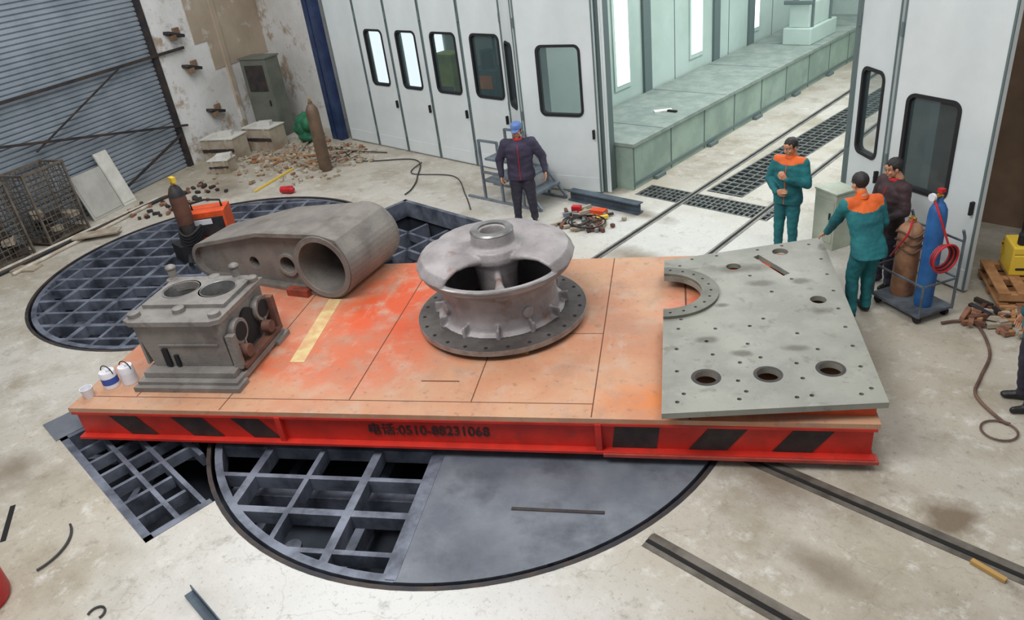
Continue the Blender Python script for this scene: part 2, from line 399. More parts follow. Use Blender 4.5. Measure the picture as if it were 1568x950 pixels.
# ---------------------------------------------------------------- transfer platform (deck coordinates)
t=NT('deck_orange_paint',.55)
c=t.mix(t.rg(t.nz(.9),.38,.62),(184,144,114),(178,124,94))
c=t.mix(t.blob(-3.5,7.7,1.0,1.7,.45,1.15),c,(198,84,48))
c=t.mix(t.blob(-4.1,6.7,1.6,.6,.4,1.2),c,(190,102,70))
c=t.mix(t.blob(.3,7.7,.5,.6,.4,1.1),c,(202,102,70))
c=t.mix(t.blob(-.2,5.95,.6,.25,.4,1.3),c,(198,118,64))
c=t.mix(t.blob(-5.6,7.6,1.2,1.4,.5,1.2),c,(180,104,76))
c=t.mix(t.rg(t.nz(3.5,10,5),.50,.70,0,.75),c,(178,150,130))
c=t.mix(t.rg(t.nz(1.6,10,15,.7),.50,.66,0,.65),c,(154,120,100))
c=t.mix(t.rg(t.nz(12,6,9),.58,.72,0,.6),c,(122,94,80))
c=t.mix(t.rg(t.nz(5,8,21,.7,(1,.25,1)),.6,.72,0,.5),c,(190,172,160))
t.L.new(t.rg(t.nz(4,6),.3,.7,.4,.7),t.b.inputs['Roughness']); deckm=t.done(c)
red=M('skirt_red_paint',(194,44,32),(170,38,28),3,.45,bump=.05,c3=(130,52,40),s3=6,lo3=.56,hi3=.8)
blk=M('hazard_black',(34,30,32),(52,44,42),6,.6)
seam=M('deck_seam',(100,60,42),rough=.9)
b=B()
b.bx(-6.62,1.74,5.66,9.15,.445,.5,deckm)
b.bx(-6.4,1.6,5.9,8.95,.2,.445,M('frame_dark_red',(110,44,36),rough=.7))
b.bx(-6.58,1.70,5.70,5.74,.12,.445,red); b.bx(-6.58,1.70,9.07,9.11,.12,.445,red)
b.bx(-6.58,-6.54,5.72,9.09,.12,.445,red); b.bx(1.66,1.70,5.72,9.09,.12,.445,red)
b.bx(-6.6,1.72,5.62,5.76,.1,.13,red); b.bx(-6.6,1.72,5.655,5.70,.415,.444,red)
for x in(-4.08,-.74): b.bx(x-.03,x+.03,5.64,5.71,.12,.44,red)
b.bx(-.7,1.75,5.60,5.72,.085,.12,M('flange_rust',(166,66,54),(140,56,48),5,.6))
def haz(x0,x1,sh):
    y=5.694; b.add([(x0,y,.135),(x1,y,.135),(x1+sh,y,.412),(x0+sh,y,.412)],[(0,1,2,3)],blk)
for x0,x1 in((-5.96,-5.62),(-5.18,-4.8),(-4.45,-4.13)): haz(x0,x1,-.24)
haz(-.62,-.2,0.04); haz(.10,.45,.2); haz(.85,1.2,.2)
for x in(-.8,-2.03,-3.35,-4.75,-5.9): b.bx(x-.006,x+.006,5.68 if x in(-.8,-4.75) else 5.9,9.13 if x!=-2.03 else 7.2,.499,.5025,seam)
b.bx(-6.6,-.8,5.885,5.895,.499,.5025,seam); b.bx(-2.03,-.8,7.2,7.21,.499,.5025,seam)
b.bx(.1,.12,5.68,9.1,.499,.502,seam)
b.box((-2.45,6.25,.501),(.42,.02,.003),seam)
for x in(-5.6,-3.6,-1.2,.8):
    for y in(6.7,8.1): b.cyl((x-.06,y,.06),(x+.06,y,.06),.06,dark,n=20); b.box((x,y,.15),(.2,.2,.12),dark)
deck=b.obj('transfer_platform',(0,0,0),A,.006)
tx=bpy.data.curves.new('skirt_text','FONT'); tx.body='电话:0510-88231068'; tx.size=.152; tx.extrude=.001; tx.offset=.002
to=bpy.data.objects.new('phone_number_lettering',tx); bpy.context.collection.objects.link(to); tx.materials.append(blk)
to.parent=deck; to.location=(-3.12,5.69,.23); to.rotation_euler=(math.pi/2,0,0)
yel=M('yellow_tape',(200,182,130),(188,148,106),5,.7)
b=B(); b.add([(-4.36,6.6,.504),(-4.18,6.6,.504),(-4.32,8.1,.504),(-4.5,8.1,.504),(-4.36,6.6,.5),(-4.18,6.6,.5),(-4.32,8.1,.5),(-4.5,8.1,.5)],[(0,1,2,3),(4,5,1,0),(5,6,2,1),(6,7,3,2),(7,4,0,3)],yel); b.obj('yellow_tape_strip',(0,0,0),A)
t=NT('steel_plate_grey',.5); t.b.inputs['Metallic'].default_value=.1
c=t.mix(t.rg(t.nz(1.4),.4,.62),(142,142,133),(122,123,115)); c=t.mix(t.rg(t.nz(5,8,3,.7),.56,.75,0,.5),c,(158,157,148))
c=t.mix(t.rg(t.nz(4,8,13,.6),.60,.68,0,.6),c,(96,92,80)); c=t.mix(t.rg(t.nz(20,6,13,.6),.62,.70,0,.5),c,(96,90,80))
for q in((1.5,7.35,.17,.10),(.75,8.4,.5,.16),(.30,6.78,.16,.09),(.62,6.52,.12,.07),(1.15,6.62,.2,.08),(1.4,8.05,.16,.1),(.95,8.0,.2,.1),(.5,7.5,.1,.06)): c=t.mix(t.blob(q[0],q[1],q[2],q[3],.35,.95,1.2,5,.85),c,(82,78,68))
platem=t.done(c)
b=B()
x0=-.14; cy=7.8
outer=[(x0,5.52),(1.80,5.74),(1.80,9.22),(x0,8.66)]+[(x0+.42*math.cos(q),cy+.42*math.sin(q)) for q in [math.pi/2-math.pi*i/24 for i in range(25)]]
outer[4]=(x0,cy+.42); outer[-1]=(x0,cy-.42)
holes=[circ(*p) for p in((.27,6.10,.105),(.84,6.16,.105),(1.41,6.26,.105),(1.51,7.60,.085),(.68,8.45,.085),(1.26,8.83,.095))]
sl=[(.93,8.70),(1.0,8.76),(1.30,8.24),(1.22,8.18)]; holes.append(sl)
sm_=[(.0,5.7),(.06,5.83),(.55,5.76),(.62,5.88),(1.05,5.80),(1.18,5.83),(1.60,5.86),(1.70,5.95),(.0,6.2),(.0,6.6),(.02,7.0),(.56,6.05),(.6,6.36),(1.12,6.35),(1.14,6.1),(1.68,6.3),(1.68,6.66),(1.68,7.02),(1.68,7.4),(1.70,7.8),(1.70,8.2),(1.70,8.6),(1.62,9.02),(1.3,9.0),(1.0,8.9),(.5,8.76),(.2,8.68),(.05,8.5),(.05,7.2),(.7,6.7),(1.2,6.9),(.9,7.2),(.35,6.5),(.4,7.0),(1.3,8.1),(.85,8.2),(1.05,7.8),(.3,6.75),(.75,7.05),(1.35,6.6),(.8,6.45)]
holes+=[circ(x,y,.022,8) for x,y in sm_]
b.holed(outer,holes,.62,.68,platem)
ring=[(x0+.62*math.cos(q),cy+.60*math.sin(q)) for q in [-math.pi/2+math.pi*i/28 for i in range(29)]]+[(x0+.43*math.cos(q),cy+.43*math.sin(q)) for q in [math.pi/2-math.pi*i/28 for i in range(29)]]
rh=[circ(x0+.53*math.cos(q),cy+.52*math.sin(q),.018,8) for q in [-math.pi/2+math.pi*(i+.5)/11 for i in range(11)]]
b.holed(ring,rh,.68,.715,M('flange_grey',(112,112,102),(92,92,84),3,.5,.2))
b.lathe([(.105,.682),(.14,.682)],(.27,6.10,0),barm,24); b.lathe([(.105,.682),(.135,.682)],(.84,6.16,0),barm,24); b.lathe([(.105,.682),(.135,.682)],(1.41,6.26,0),barm,24)
b.obj('drilled_steel_plate',(0,0,0),A)
b=B(); org=M('spacer_orange',(202,80,42),(176,66,36),4,.5)
for y in(5.78,7.2,8.55): b.bx(.0,1.72,y,y+.12,.5,.62,org)
b.obj('plate_spacer_blocks',(0,0,0),A,.005)
# ---------------------------------------------------------------- hub casting
cast=M('cast_iron_grey',(156,150,151),(128,122,123),2.2,.5,.1,bump=.3,bscale=40,c3=(116,92,80),s3=2.6,lo3=.58,hi3=.7)
castd=M('cast_iron_dark',(92,88,86),(70,64,62),3,.5,.3,bump=.2)
mach=M('machined_steel',(150,150,150),(120,118,116),5,.35,.6)
b=B(); HC=(-2.03,7.62)
b.lathe([(.78,.14),(.70,.18),(.67,.30),(.665,.46),(.69,.58),(.77,.66),(.87,.71),(.88,.78),(.82,.79),(.74,.71),(.60,.58),(.57,.4),(.58,.14)],(0,0,0),cast,72,closed=True)
b.lathe([(.22,.30),(.24,.6),(.27,.76),(.33,.82),(.34,.88),(.32,.96),(.25,.99),(.245,1.13),(.14,1.13),(.14,.30)],(0,0,0),cast,48,closed=True)
for k,(an,ww) in enumerate(((200,.62),(10,.62),(105,.76),(285,.8))):
    a=math.radians(an); q=Matrix.Rotation(a,4,'Z')
    path=[(.16,.82,.20,.10),(.34,.88,.62*ww,.07),(.52,.92,.72*ww,.055),(.68,.92,.86*ww,.05),(.82,.87,1.0*ww,.055),(.88,.77,.98*ww,.055)]
    if k==3: path=[(.16,.60,.05,.14),(.35,.60,.045,.12),(.55,.62,.05,.10),(.74,.66,.08,.07)]
    vs=[];n=24
    for j,(r,z,w,h) in enumerate(path):
        p0=Vector(path[max(j-1,0)][:2]);p1=Vector(path[min(j+1,len(path)-1)][:2]);d=(p1-p0).normalized();nx,nz_=-d.y,d.x
        for i in range(n):
            t_=2*math.pi*i/n; u=math.copysign(abs(math.cos(t_))**.7,math.cos(t_))*w; v=math.copysign(abs(math.sin(t_))**.7,math.sin(t_))*h
            rr=r+nx*v
            if k<3:
                ph=u/max(r,.4); vs.append((rr*math.cos(ph),rr*math.sin(ph),z+nz_*v))
            else: vs.append((rr,u,z+nz_*v))
    m=len(path)
    fs=[(k2*n+i,k2*n+(i+1)%n,(k2+1)*n+(i+1)%n,(k2+1)*n+i) for k2 in range(m-1) for i in range(n)]+[tuple(range(n))[::-1],tuple(range((m-1)*n,m*n))]
    b.add(vs,fs,cast,True,q)
for i in range(12):
    a=2*math.pi*i/12+.15; c,s=math.cos(a),math.sin(a)
    b.box((c*.74,s*.74,.20),(.12,.035,.14),cast,rz=a)
    if i%3==1: b.cyl((c*.62,s*.62,.36),(c*.715,s*.715,.36),.07,cast,n=16)
hub=b.obj('body',weld=False)
hub=remesh(hub,.015,2,.5)
e=empty('turbine_hub_casting',(*dk(*HC),.5),A); hub.parent=e
b=B()
b.lathe([(1.0,.07),(1.0,.13),(.66,.15),(.60,.15),(.60,.07)],(0,0,0),castd,96,closed=True)
b.lathe([(1.0,.131),(1.005,.131),(1.005,.069),(1.0,.069)],(0,0,0),mach,96,closed=True)
for i in range(24):
    a=2*math.pi*i/24; b.cyl((.93*math.cos(a),.93*math.sin(a),.128),(.93*math.cos(a),.93*math.sin(a),.137),.022,dark,n=10)
b.lathe([(.892,.765),(.892,.782),(.87,.79),(.87,.765)],(0,0,0),mach,72,closed=True)
b.lathe([(.25,1.13),(.235,1.15),(.16,1.15),(.15,.7),(.14,.7)],(0,0,0),mach,48,closed=False)
b.cyl((0,0,.85),(0,0,.87),.15,dark)
b.lathe([(.6,.01),(.6,.02),(0.02,.02)],(0,0,0),dark,48)
wood=M('wood_block',(166,122,80),(140,98,62),6,.8)
for a in(.3,1.9,3.5,5.1): b.box((.85*math.cos(a),.85*math.sin(a),.035),(.25,.12,.07),wood,rz=a+1.2)
b.obj('flange',parent=e)
# ---------------------------------------------------------------- arm casting with tube
colm=M('cast_tan_grey',(126,121,115),(106,101,97),1.8,.55,.15,bump=.3,bscale=35,c3=(90,82,76),s3=1.6,lo3=.52,hi3=.7)
def hull(pts):
    pts=sorted(set(pts))
    def half(ps):
        h=[]
        for p in ps:
            while len(h)>1 and (h[-1][0]-h[-2][0])*(p[1]-h[-2][1])-(h[-1][1]-h[-2][1])*(p[0]-h[-2][0])<=0: h.pop()
            h.append(p)
        return h[:-1]
    return half(pts)+half(pts[::-1])
def outl(o): return hull([(round(x,4),round(y,4)) for x,y in circ(0,.46,.46-o,40)+circ(-2.3,.27,.27-o,28)+[(-1.1,.83-o)]+[(.30,.86-o)]])
X2=Matrix(((1,0,0,0),(0,0,-1,0),(0,1,0,0),(0,0,0,1)))
b=B()
b.holed(outl(0),[outl(.06)],-.56,.58,colm,X2)
b.holed(outl(.05),[circ(0,.46,.36,32),circ(-.72,.36,.13,20),circ(-1.4,.30,.09,16)],-.44,.44,colm,X2)
for v in b.bm.verts:
    q=min(1,max(0,-v.co.x/2.5)); v.co.y*=1-.38*q
b.lathe([(.44,-.64),(.44,.6),(.36,.6),(.36,-.64)],(0,0,0),colm,48,closed=True,xf=Matrix.Translation((0,0,.46))@Matrix.Rotation(math.pi/2,4,'X'))
b.lathe([(.17,.36),(.17,.44),(.12,.44),(.12,.36)],(0,0,0),colm,32,closed=True,xf=Matrix.Translation((-.72,0,.36))@Matrix.Rotation(math.pi/2,4,'X'))
b.cyl((0,.55,.46),(0,.57,.46),.36,castd)
b.cyl((-.72,-.1,.36),(-.72,-.08,.36),.13,dark); b.cyl((-1.4,-.1,.30),(-1.4,-.08,.30),.09,dark)
b.box((-.5,-.58,.05),(.35,.12,.1),M('rust_block',(140,60,40),(100,44,34),6,.7))
b.obj('tapered_arm_casting',(*dk(-4.36,8.70),.5),A-math.radians(13),.012)
# ---------------------------------------------------------------- gearbox
gm=M('gearbox_cast',(132,128,124),(110,106,103),2.5,.55,.2,bump=.35,bscale=45,c3=(88,80,75),s3=3,lo3=.55,hi3=.72)
rust=M('rust_brown',(104,68,54),(80,52,44),5,.7)
b=B()
b.bx(-5.98,-4.66,5.98,6.2,.5,.56,gm); b.bx(-5.98,-4.66,6.95,7.25,.5,.56,gm); b.bx(-5.95,-4.70,6.04,7.2,.53,.60,gm); b.bx(-5.9,-4.76,6.12,7.2,.60,.67,gm)
vs=[(-5.82,6.26,.67),(-4.84,6.26,.67),(-4.84,7.18,.67),(-5.82,7.18,.67),(-5.92,6.24,1.22),(-4.84,6.24,1.22),(-4.84,7.2,1.22),(-5.92,7.2,1.22)]
b.add(vs,[(3,2,1,0),(0,1,5,4),(1,2,6,5),(2,3,7,6),(3,0,4,7)],gm)
top=[(-6.0,6.24),(-5.9,6.18),(-4.9,6.18),(-4.8,6.24),(-4.8,7.24),(-5.98,7.24)]
b.holed(top,[circ(-5.64,6.86,.21,28),circ(-5.17,6.90,.21,28)],1.23,1.29,gm)
b.holed([(-5.92,6.5),(-4.88,6.5),(-4.88,7.2),(-5.92,7.2)],[circ(-5.64,6.86,.21,28),circ(-5.17,6.90,.21,28)],1.29,1.335,gm)
for cx in(-5.64,-5.17):
    b.lathe([(.21,1.33),(.225,1.335),(.2,1.335),(.195,1.0)],(cx,6.88,0),mach,28)
    b.cyl((cx,6.88,.98),(cx,6.88,1.0),.2,castd); b.box((cx,6.88,1.1),(.06,.36,.16),castd)
for x,y in((-5.9,6.32),(-4.9,6.32),(-4.88,7.14),(-5.93,7.14),(-5.4,7.2),(-5.4,6.42)):
    b.lathe([(.07,1.28),(.07,1.34),(.03,1.35),(0,1.35)],(x,y,0),gm,14)
for x in(-5.95,-5.1): b.cyl((x,7.2,1.25),(x,7.2,1.46),.05,gm,n=14); b.ell((x,7.2,1.46),(.065,.065,.04),gm,12)
for y,z,r in((6.48,1.0,.15),(7.0,1.0,.15)):
    b.cyl((-4.84,y,z),(-4.76,y,z),r,gm,n=28); b.cyl((-4.76,y,z),(-4.75,y,z),r*.72,dark,n=28)
    b.cyl((-4.76,y-.08,z-.2),(-4.66,y-.08,z-.2),.075,rust,n=20)
b.box((-4.825,6.74,.86),(.04,.28,.3),dark); b.cyl((-4.845,6.74,1.0),(-4.803,6.74,1.0),.14,dark); b.box((-4.76,6.27,.86),(.1,.07,.42),gm); b.box((-4.75,7.14,.86),(.12,.08,.45),rust)
b.box((-4.74,6.72,.66),(.12,.9,.05),rust); b.box((-4.78,6.5,.75),(.06,.03,.3),gm); b.box((-4.78,6.98,.75),(.06,.03,.3),gm)
b.box((-5.62,6.25,.80),(.07,.05,.22),dark); b.box((-5.50,6.25,.76),(.05,.05,.14),dark)
b.box((-5.3,6.245,.96),(.75,.03,.02),gm); b.box((-5.9,6.3,.95),(.03,.1,.5),gm)
b.obj('gearbox_housing',(0,0,0),A,.01)
def can(name,x,y,r,h,body,label):
    b=B(); b.lathe([(0,0),(r,0),(r,h*.9),(r*.92,h),(r*.8,h),(0,h)],(0,0,0),body,28)
    b.lathe([(r*1.01,h*.25),(r*1.01,h*.65)],(0,0,0),label,28)
    b.tube([(r*math.cos(q),0,h*.85+r*1.1*math.sin(q)) for q in [math.pi*i/10 for i in range(11)]],.006,gask)
    b.cyl((r*.4,0,h),(r*.4,0,h+.03),r*.3,body,n=12)
    return b.obj(name,(*dk(x,y),.503),.4)
pw=M('plastic_white',(214,214,220),rough=.4); pb=M('label_blue',(50,80,160),rough=.5)
can('paint_can',-6.36,6.10,.09,.2,pw,pb); can('paint_can',-6.17,6.18,.085,.22,pw,pw)
b=B(); b.lathe([(0,0),(.05,0),(.07,.12),(.062,.12),(.045,.02),(0,.02)],(0,0,0),pw,20); b.obj('paper_cup',(*dk(-6.5,5.88),.5))
# ---------------------------------------------------------------- background props
b=B(); cabm=M('cabinet_green_grey',(104,108,98),(88,92,84),2,.6)
b.bx(-.42,.42,-.25,.25,0,2.0,cabm); b.bx(-.3,.3,-.27,-.24,1.2,1.85,barm); b.bx(-.38,.38,-.262,-.25,.1,1.1,cabm); b.box((.28,-.28,.9),(.03,.04,.14),gask)
b.bx(-.45,.45,-.28,.28,2.0,2.04,cabm)
b.obj('electrical_cabinet',(-18.95,9.45,0),.35,.008)
crm=M('crate_board',(166,156,140),(140,126,108),3,.8); crt=M('crate_top',(200,200,194),(180,178,170),3,.7)
for nm,x,y,r,s in(('wooden_crate',-18.15,7.6,.5,(.9,.6,.55)),('wooden_crate',-18.0,8.6,.35,(.9,.55,.55)),('wooden_crate',-17.2,7.0,.6,(.5,.35,.3))):
    b=B(); b.bx(-s[0]/2,s[0]/2,-s[1]/2,s[1]/2,0,s[2],crm); b.bx(-s[0]/2-.02,s[0]/2+.02,-s[1]/2-.02,s[1]/2+.02,s[2],s[2]+.03,crt)
    for k in(-.3,.3): b.bx(s[0]*k-.04,s[0]*k+.04,-s[1]/2-.02,-s[1]/2,0,s[2],crm)
    b.bx(-s[0]/2,s[0]/2,-s[1]/2-.022,-s[1]/2,s[2]*.45,s[2]*.6,barm); b.box((.1,0,s[2]+.08),(.35,.2,.1),crt,rz=.3)
    b.obj(nm,(x,y,0),r,.006)
gr=M('green_cloth',(40,112,78),(24,80,58),4,.8,bump=.4,bscale=10)
b=B()
for i in range(9): b.ell((random.uniform(-.25,.25),random.uniform(-.18,.18),.15+random.uniform(0,.42)),(.2,.17,.18),gr,14,rot=(random.random(),random.random(),0))
b.ell((0,0,.14),(.4,.32,.15),gr,16)
o=b.obj('green_tarpaulin_bag',(-17.3,9.5,0),weld=False); remesh(o,.03,2)
brn=M('cylinder_brown',(104,84,66),(84,66,54),4,.6)
def gascyl(name,x,y,r,h,m,z0=0,parent=None):
    b=B(); b.lathe([(0,.0),(r*.9,0),(r,.04),(r,h*.8),(r*.92,h*.86),(r*.6,h*.91),(r*.35,h*.93),(r*.32,h*.96),(0,h*.96)],(0,0,0),m,28)
    b.cyl((0,0,h*.95),(0,0,h),r*.16,brass,n=12); b.cyl((-r*.35,0,h*.98),(r*.35,0,h*.98),r*.12,brass,n=10)
    o=b.obj(name,(x,y,z0))
    if parent: o.parent=parent
    return o
gascyl('gas_cylinder',-14.75,8.25,.14,1.6,brn)
rdm=M('red_plastic',(190,30,36),(156,24,30),5,.5)
b=B(); b.lathe([(0,-.15),(.07,-.15),(.08,.1),(.04,.15),(0,.15)],(0,0,.08),rdm,18,xf=Matrix.Translation((0,0,.08))@Matrix.Rotation(math.pi/2,4,'Y')@Matrix.Translation((0,0,-.08))); b.box((.05,0,.1),(.12,.1,.1),rdm); b.obj('red_angle_grinder',(-14.2,6.95,0),.5)
rub=M('rubble_stone',(166,156,140),(130,118,100),6,.9); rub2=M('rubble_brick',(140,98,76),(112,78,62),6,.9)
b=B()
for i in range(560):
    u=random.random(); x=-17.4+random.gauss(0,1)*.55+u*2.4; y=8.2+random.gauss(0,.75)+u*.9
    if y>9.75 or x<-18.2: continue
    s=random.uniform(.02,.085)*(1.3 if random.random()<.1 else 1)
    b.box((x,y,s*.35),(s*random.uniform(.8,2),s,s*.7),rub if random.random()<.8 else rub2,rot=(random.uniform(-.4,.4),random.uniform(-.4,.4),random.uniform(0,3)))
for i in range(10): b.beam((-16.6+random.uniform(-1,1.5),8.6+random.uniform(-1,.8),.05),(-16.3+random.uniform(-1,1.5),8.9+random.uniform(-1,.8),.06),.04,.03,wood if i%2 else rub)
b.beam((-15.0,6.6,.02),(-15.6,7.9,.02),.05,.03,yl)
b.obj('rubble_heap')
def sm(pts,k=8):
    P=[Vector(p) for p in pts]; out=[]
    for i in range(len(P)-1):
        p0=P[max(i-1,0)];p1=P[i];p2=P[i+1];p3=P[min(i+2,len(P)-1)]
        for j in range(k):
            q=j/k; out.append(.5*((2*p1)+(-p0+p2)*q+(2*p0-5*p1+4*p2-p3)*q*q+(-p0+3*p1-3*p2+p3)*q**3))
    out.append(P[-1]); return out
cab=M('cable_black',(44,42,44),rough=.6)
b=B(); b.tube(sm([(-16.2,9.6,.02),(-14.6,9.0,.02),(-13.3,9.65,.02),(-12.3,8.9,.02),(-11.85,8.4,.02),(-11.7,8.1,.02)]),.013,cab,6)
b.tube(sm([(-16.4,9.2,.02),(-15.5,9.5,.03),(-15.2,9.0,.02),(-15.9,8.8,.03),(-16.2,9.3,.02),(-15.4,9.3,.05),(-14.4,9.7,.02)]),.013,cab,6)
b.tube(sm([(-13.0,9.6,.02),(-12.6,9.0,.02),(-11.6,9.3,.02),(-10.6,8.7,.02),(-9.9,8.2,.02)]),.011,cab,6); b.obj('floor_cable')
hz=M('hose_brown',(108,82,66),(84,62,54),5,.6)
b=B(); b.tube(sm([(-2.1,8.45,.03),(-1.95,8.6,.03),(-1.76,8.6,.02),(-1.5,8.1,.02),(-1.44,7.6,.02),(-1.38,7.25,.02),(-1.1,6.98,.02),(-1.0,6.95,.02)]),.016,hz,8)
b.tube([( -1.05+.15*math.cos(q),6.80+.15*math.sin(q),.02) for q in [2*math.pi*i/24 for i in range(24)]],.010,hz,6,closed=True); b.obj('gas_hose')
rk=M('rack_wire',(116,108,98),(90,80,72),4,.6,.2)
for nm,x,y,rz in(('wire_cage_pallet',-16.05,1.95,.0),('wire_cage_pallet',-16.5,3.1,.0)):
    b=B(); w,d,h=.9,.6,1.4
    for sx in(-1,1):
        for sy in(-1,1): b.bx(sx*w/2-.02,sx*w/2+.02,sy*d/2-.02,sy*d/2+.02,0,h,rk)
    for i in range(12):
        z=.08+i*.115
        for sy in(-1,1): b.beam((-w/2,sy*d/2,z),(w/2,sy*d/2,z),.012,.012,rk)
        for sx in(-1,1): b.beam((sx*w/2,-d/2,z),(sx*w/2,d/2,z),.012,.012,rk)
    for i in range(9):
        x_=-w/2+i*w/8
        for sy in(-1,1): b.beam((x_,sy*d/2,.05),(x_,sy*d/2,h),.012,.012,rk)
    for i in range(6):
        y_=-d/2+i*d/5
        for sx in(-1,1): b.beam((sx*w/2,y_,.05),(sx*w/2,y_,h),.012,.012,rk)
    b.bx(-w/2,w/2,-d/2,d/2,.05,.08,rk)
    for sy in(-1,1): b.bx(-w/2-.02,w/2+.02,sy*d/2-.02,sy*d/2+.02,h,h+.04,rk)
    for sx in(-1,1): b.bx(sx*w/2-.02,sx*w/2+.02,-d/2,d/2,h,h+.04,rk)
    for i in range(6): b.box((random.uniform(-.3,.3),random.uniform(-.2,.2),.15+.08*i),(.3,.2,.1),crm if i%2 else barm,rz=random.random()*3)
    b.obj(nm,(x,y,0),RZ)
bd=M('grey_board',(168,168,162),(152,150,144),2,.7)
for k,(t_,w,h,cc) in enumerate(((3.35,.8,.95,bd),(3.95,.35,1.2,crt))):
    b=B(); b.box((0,0,h/2),(w,.03,h),cc); b.box((0,-.02,h/2),(w*.9,.015,h*.9),cc)
    o=b.obj('leaning_board',(-15.9-.422*t_+.907*.42,1+.907*t_+.422*.42,0),RZ); o.rotation_euler=(math.radians(-17),0,RZ)
pm=M('white_pipe',(186,180,168),(158,146,130),5,.6)
b=B()
for i,(p,q) in enumerate((((-15.5,1.5,.04),(-16.9,5.75,.04)),((-15.35,1.5,.04),(-16.65,5.3,.04)),((-15.2,1.9,.03),(-16.5,4.9,.03)))): b.cyl(p,q,.035,pm if i!=1 else barm,n=12)
b.beam((-15.9,3.2,.09),(-15.4,3.9,.09),.3,.03,crm); b.beam((-15.5,2.0,.02),(-15.1,2.3,.02),.25,.03,crm)
for i in range(60): b.box((-16.9+random.random()*1.4,4.4+random.random()*1.9,.03),(.14*random.random()+.04,.06,.05),barm if i%3 else rub2,rot=(.2,.1,random.random()*3))
b.obj('scrap_pipe_bundle')
orm=M('orange_plastic',(222,88,40),(196,72,34),4,.5)
b=B(); b.bx(-.34,.34,-.24,.24,.1,.62,orm); b.bx(-.3,.3,-.255,-.24,.18,.52,barm); b.bx(-.25,.1,-.262,-.25,.4,.5,pw); b.bx(-.36,.36,-.26,.26,.06,.1,barm)
for sx in(-.26,.26):
    for sy in(-.2,.2): b.cyl((sx,sy-.02,.06),(sx,sy+.02,.06),.06,gask,n=16)
b.tube([(-.26,0,.62),(-.26,0,.74),(0,0,.78),(.26,0,.74),(.26,0,.62)],.02,gask); b.obj('welding_machine',(-13.2,4.85,.0),.9,.03)
b=B(); b.lathe([(0,0),(.12,0),(.13,1.15),(.09,1.25),(.04,1.3),(0,1.3)],(0,0,0),barm,24); b.lathe([(.132,.6),(.14,.65),(.14,1.05),(.135,1.1)],(0,0,0),rust,24)
b.cyl((0,0,1.3),(0,0,1.42),.03,brass,n=10); b.box((.05,0,1.4),(.14,.07,.09),yl)
for i in range(6): b.tube([(.18*math.cos(q)+.02*i,.18*math.sin(q),.2+.06*i+.05*math.sin(2*q)) for q in [2*math.pi*j/20 for j in range(20)]],.025,gask,6,closed=True)
b.box((-.05,-.1,.14),(.42,.34,.28),gask); b.cyl((.1,-.15,.1),(.45,-.3,.05),.04,gask)
b.obj('hose_wrapped_cylinder',(-12.85,4.3,.0))
sg=M('step_grey_steel',(128,138,148),(104,112,120),4,.5,.4)
b=B()
for sy in(-.35,.35):
    for x,h in((-.45,1.15),(.0,1.15),(.5,.6)): b.bx(x-.02,x+.02,sy-.02,sy+.02,0,h,sg)
    b.beam((-.45,sy,1.14),(0,sy,1.14),.04,.04,sg); b.beam((-.9,sy,.02),(.9,sy,.02),.05,.04,sg); b.beam((-.45,sy,.55),(.5,sy,.55),.04,.04,sg); b.beam((.0,sy,1.05),(.9,sy,.04),.04,.04,sg)
for x,z in((-.22,.8),(.12,.8),(.4,.52),(.65,.28)): b.box((x,0,z),(.26,.7,.04),sg)
b.bx(-.45,0,-.35,.35,.36,.40,sg)
b.obj('steel_step_stand',(-9.58,9.08,0),.05)
ib=M('steel_beam_blue_grey',(86,100,112),(70,80,90),4,.5,.4)
b=B()
for z,w in((.01,.16),(.17,.16)): b.bx(-.75,.75,-w/2,w/2,z,z+.02,ib)
b.bx(-.75,.75,-.01,.01,.03,.17,ib)
b.obj('i_section_steel',(-7.85,9.5,0),.02)
b=B()
for i in range(46): b.box((random.uniform(-.5,.6),random.uniform(-.4,.45),.04),(random.uniform(.04,.25),.05,random.uniform(.02,.07)),random.choice([barm,rub,sg,rust,crm]),rz=random.random()*3)
b.box((-.35,.25,.06),(.16,.1,.12),rdm,rz=.4); b.box((.25,.2,.05),(.2,.07,.05),yl,rz=1); b.box((.05,.35,.05),(.25,.15,.1),orm,rz=.2)
for k in range(4): b.tube([((.2+.03*k)*math.cos(q)+.1*k-.1,(.2+.02*k)*math.sin(q)-.1,.03+.015*k) for q in [2*math.pi*j/24 for j in range(24)]],.014,gask,6,closed=True)
b.obj('tool_debris_pile',(-7.75,8.8,0))
b=B(); bx=M('box_green_beige',(170,178,162),(152,158,144),3,.6); b.bx(-.2,.2,-.18,.18,0,.82,bx); b.bx(-.21,.21,-.19,.19,.82,.85,bx); b.bx(-.17,.17,-.19,-.18,.1,.72,bx); b.bx(.1,.13,-.205,-.19,.45,.55,gask); b.obj('metal_cabinet_box',(-4.05,9.92,0),-.4,.01)
tr=M('trolley_steel',(110,120,130),(84,88,94),5,.5,.4); blu=M('oxygen_blue',(44,100,158),(34,82,138),4,.45,c3=(110,130,150),s3=6,lo3=.6,hi3=.7); rsc=M('acetylene_rust',(164,124,94),(140,96,70),5,.6,c3=(110,72,54),s3=5)
TE=empty('gas_cylinder_trolley',(-2.52,8.66,0),-.45)
b=B(); b.bx(-.36,.36,-.26,.26,.10,.13,tr)
for sx in(-.3,.3):
    for sy in(-.2,.2): b.cyl((sx,sy-.02,.05),(sx,sy+.02,.05),.05,gask,n=16); b.bx(sx-.02,sx+.02,sy-.015,sy+.015,.05,.1,tr)
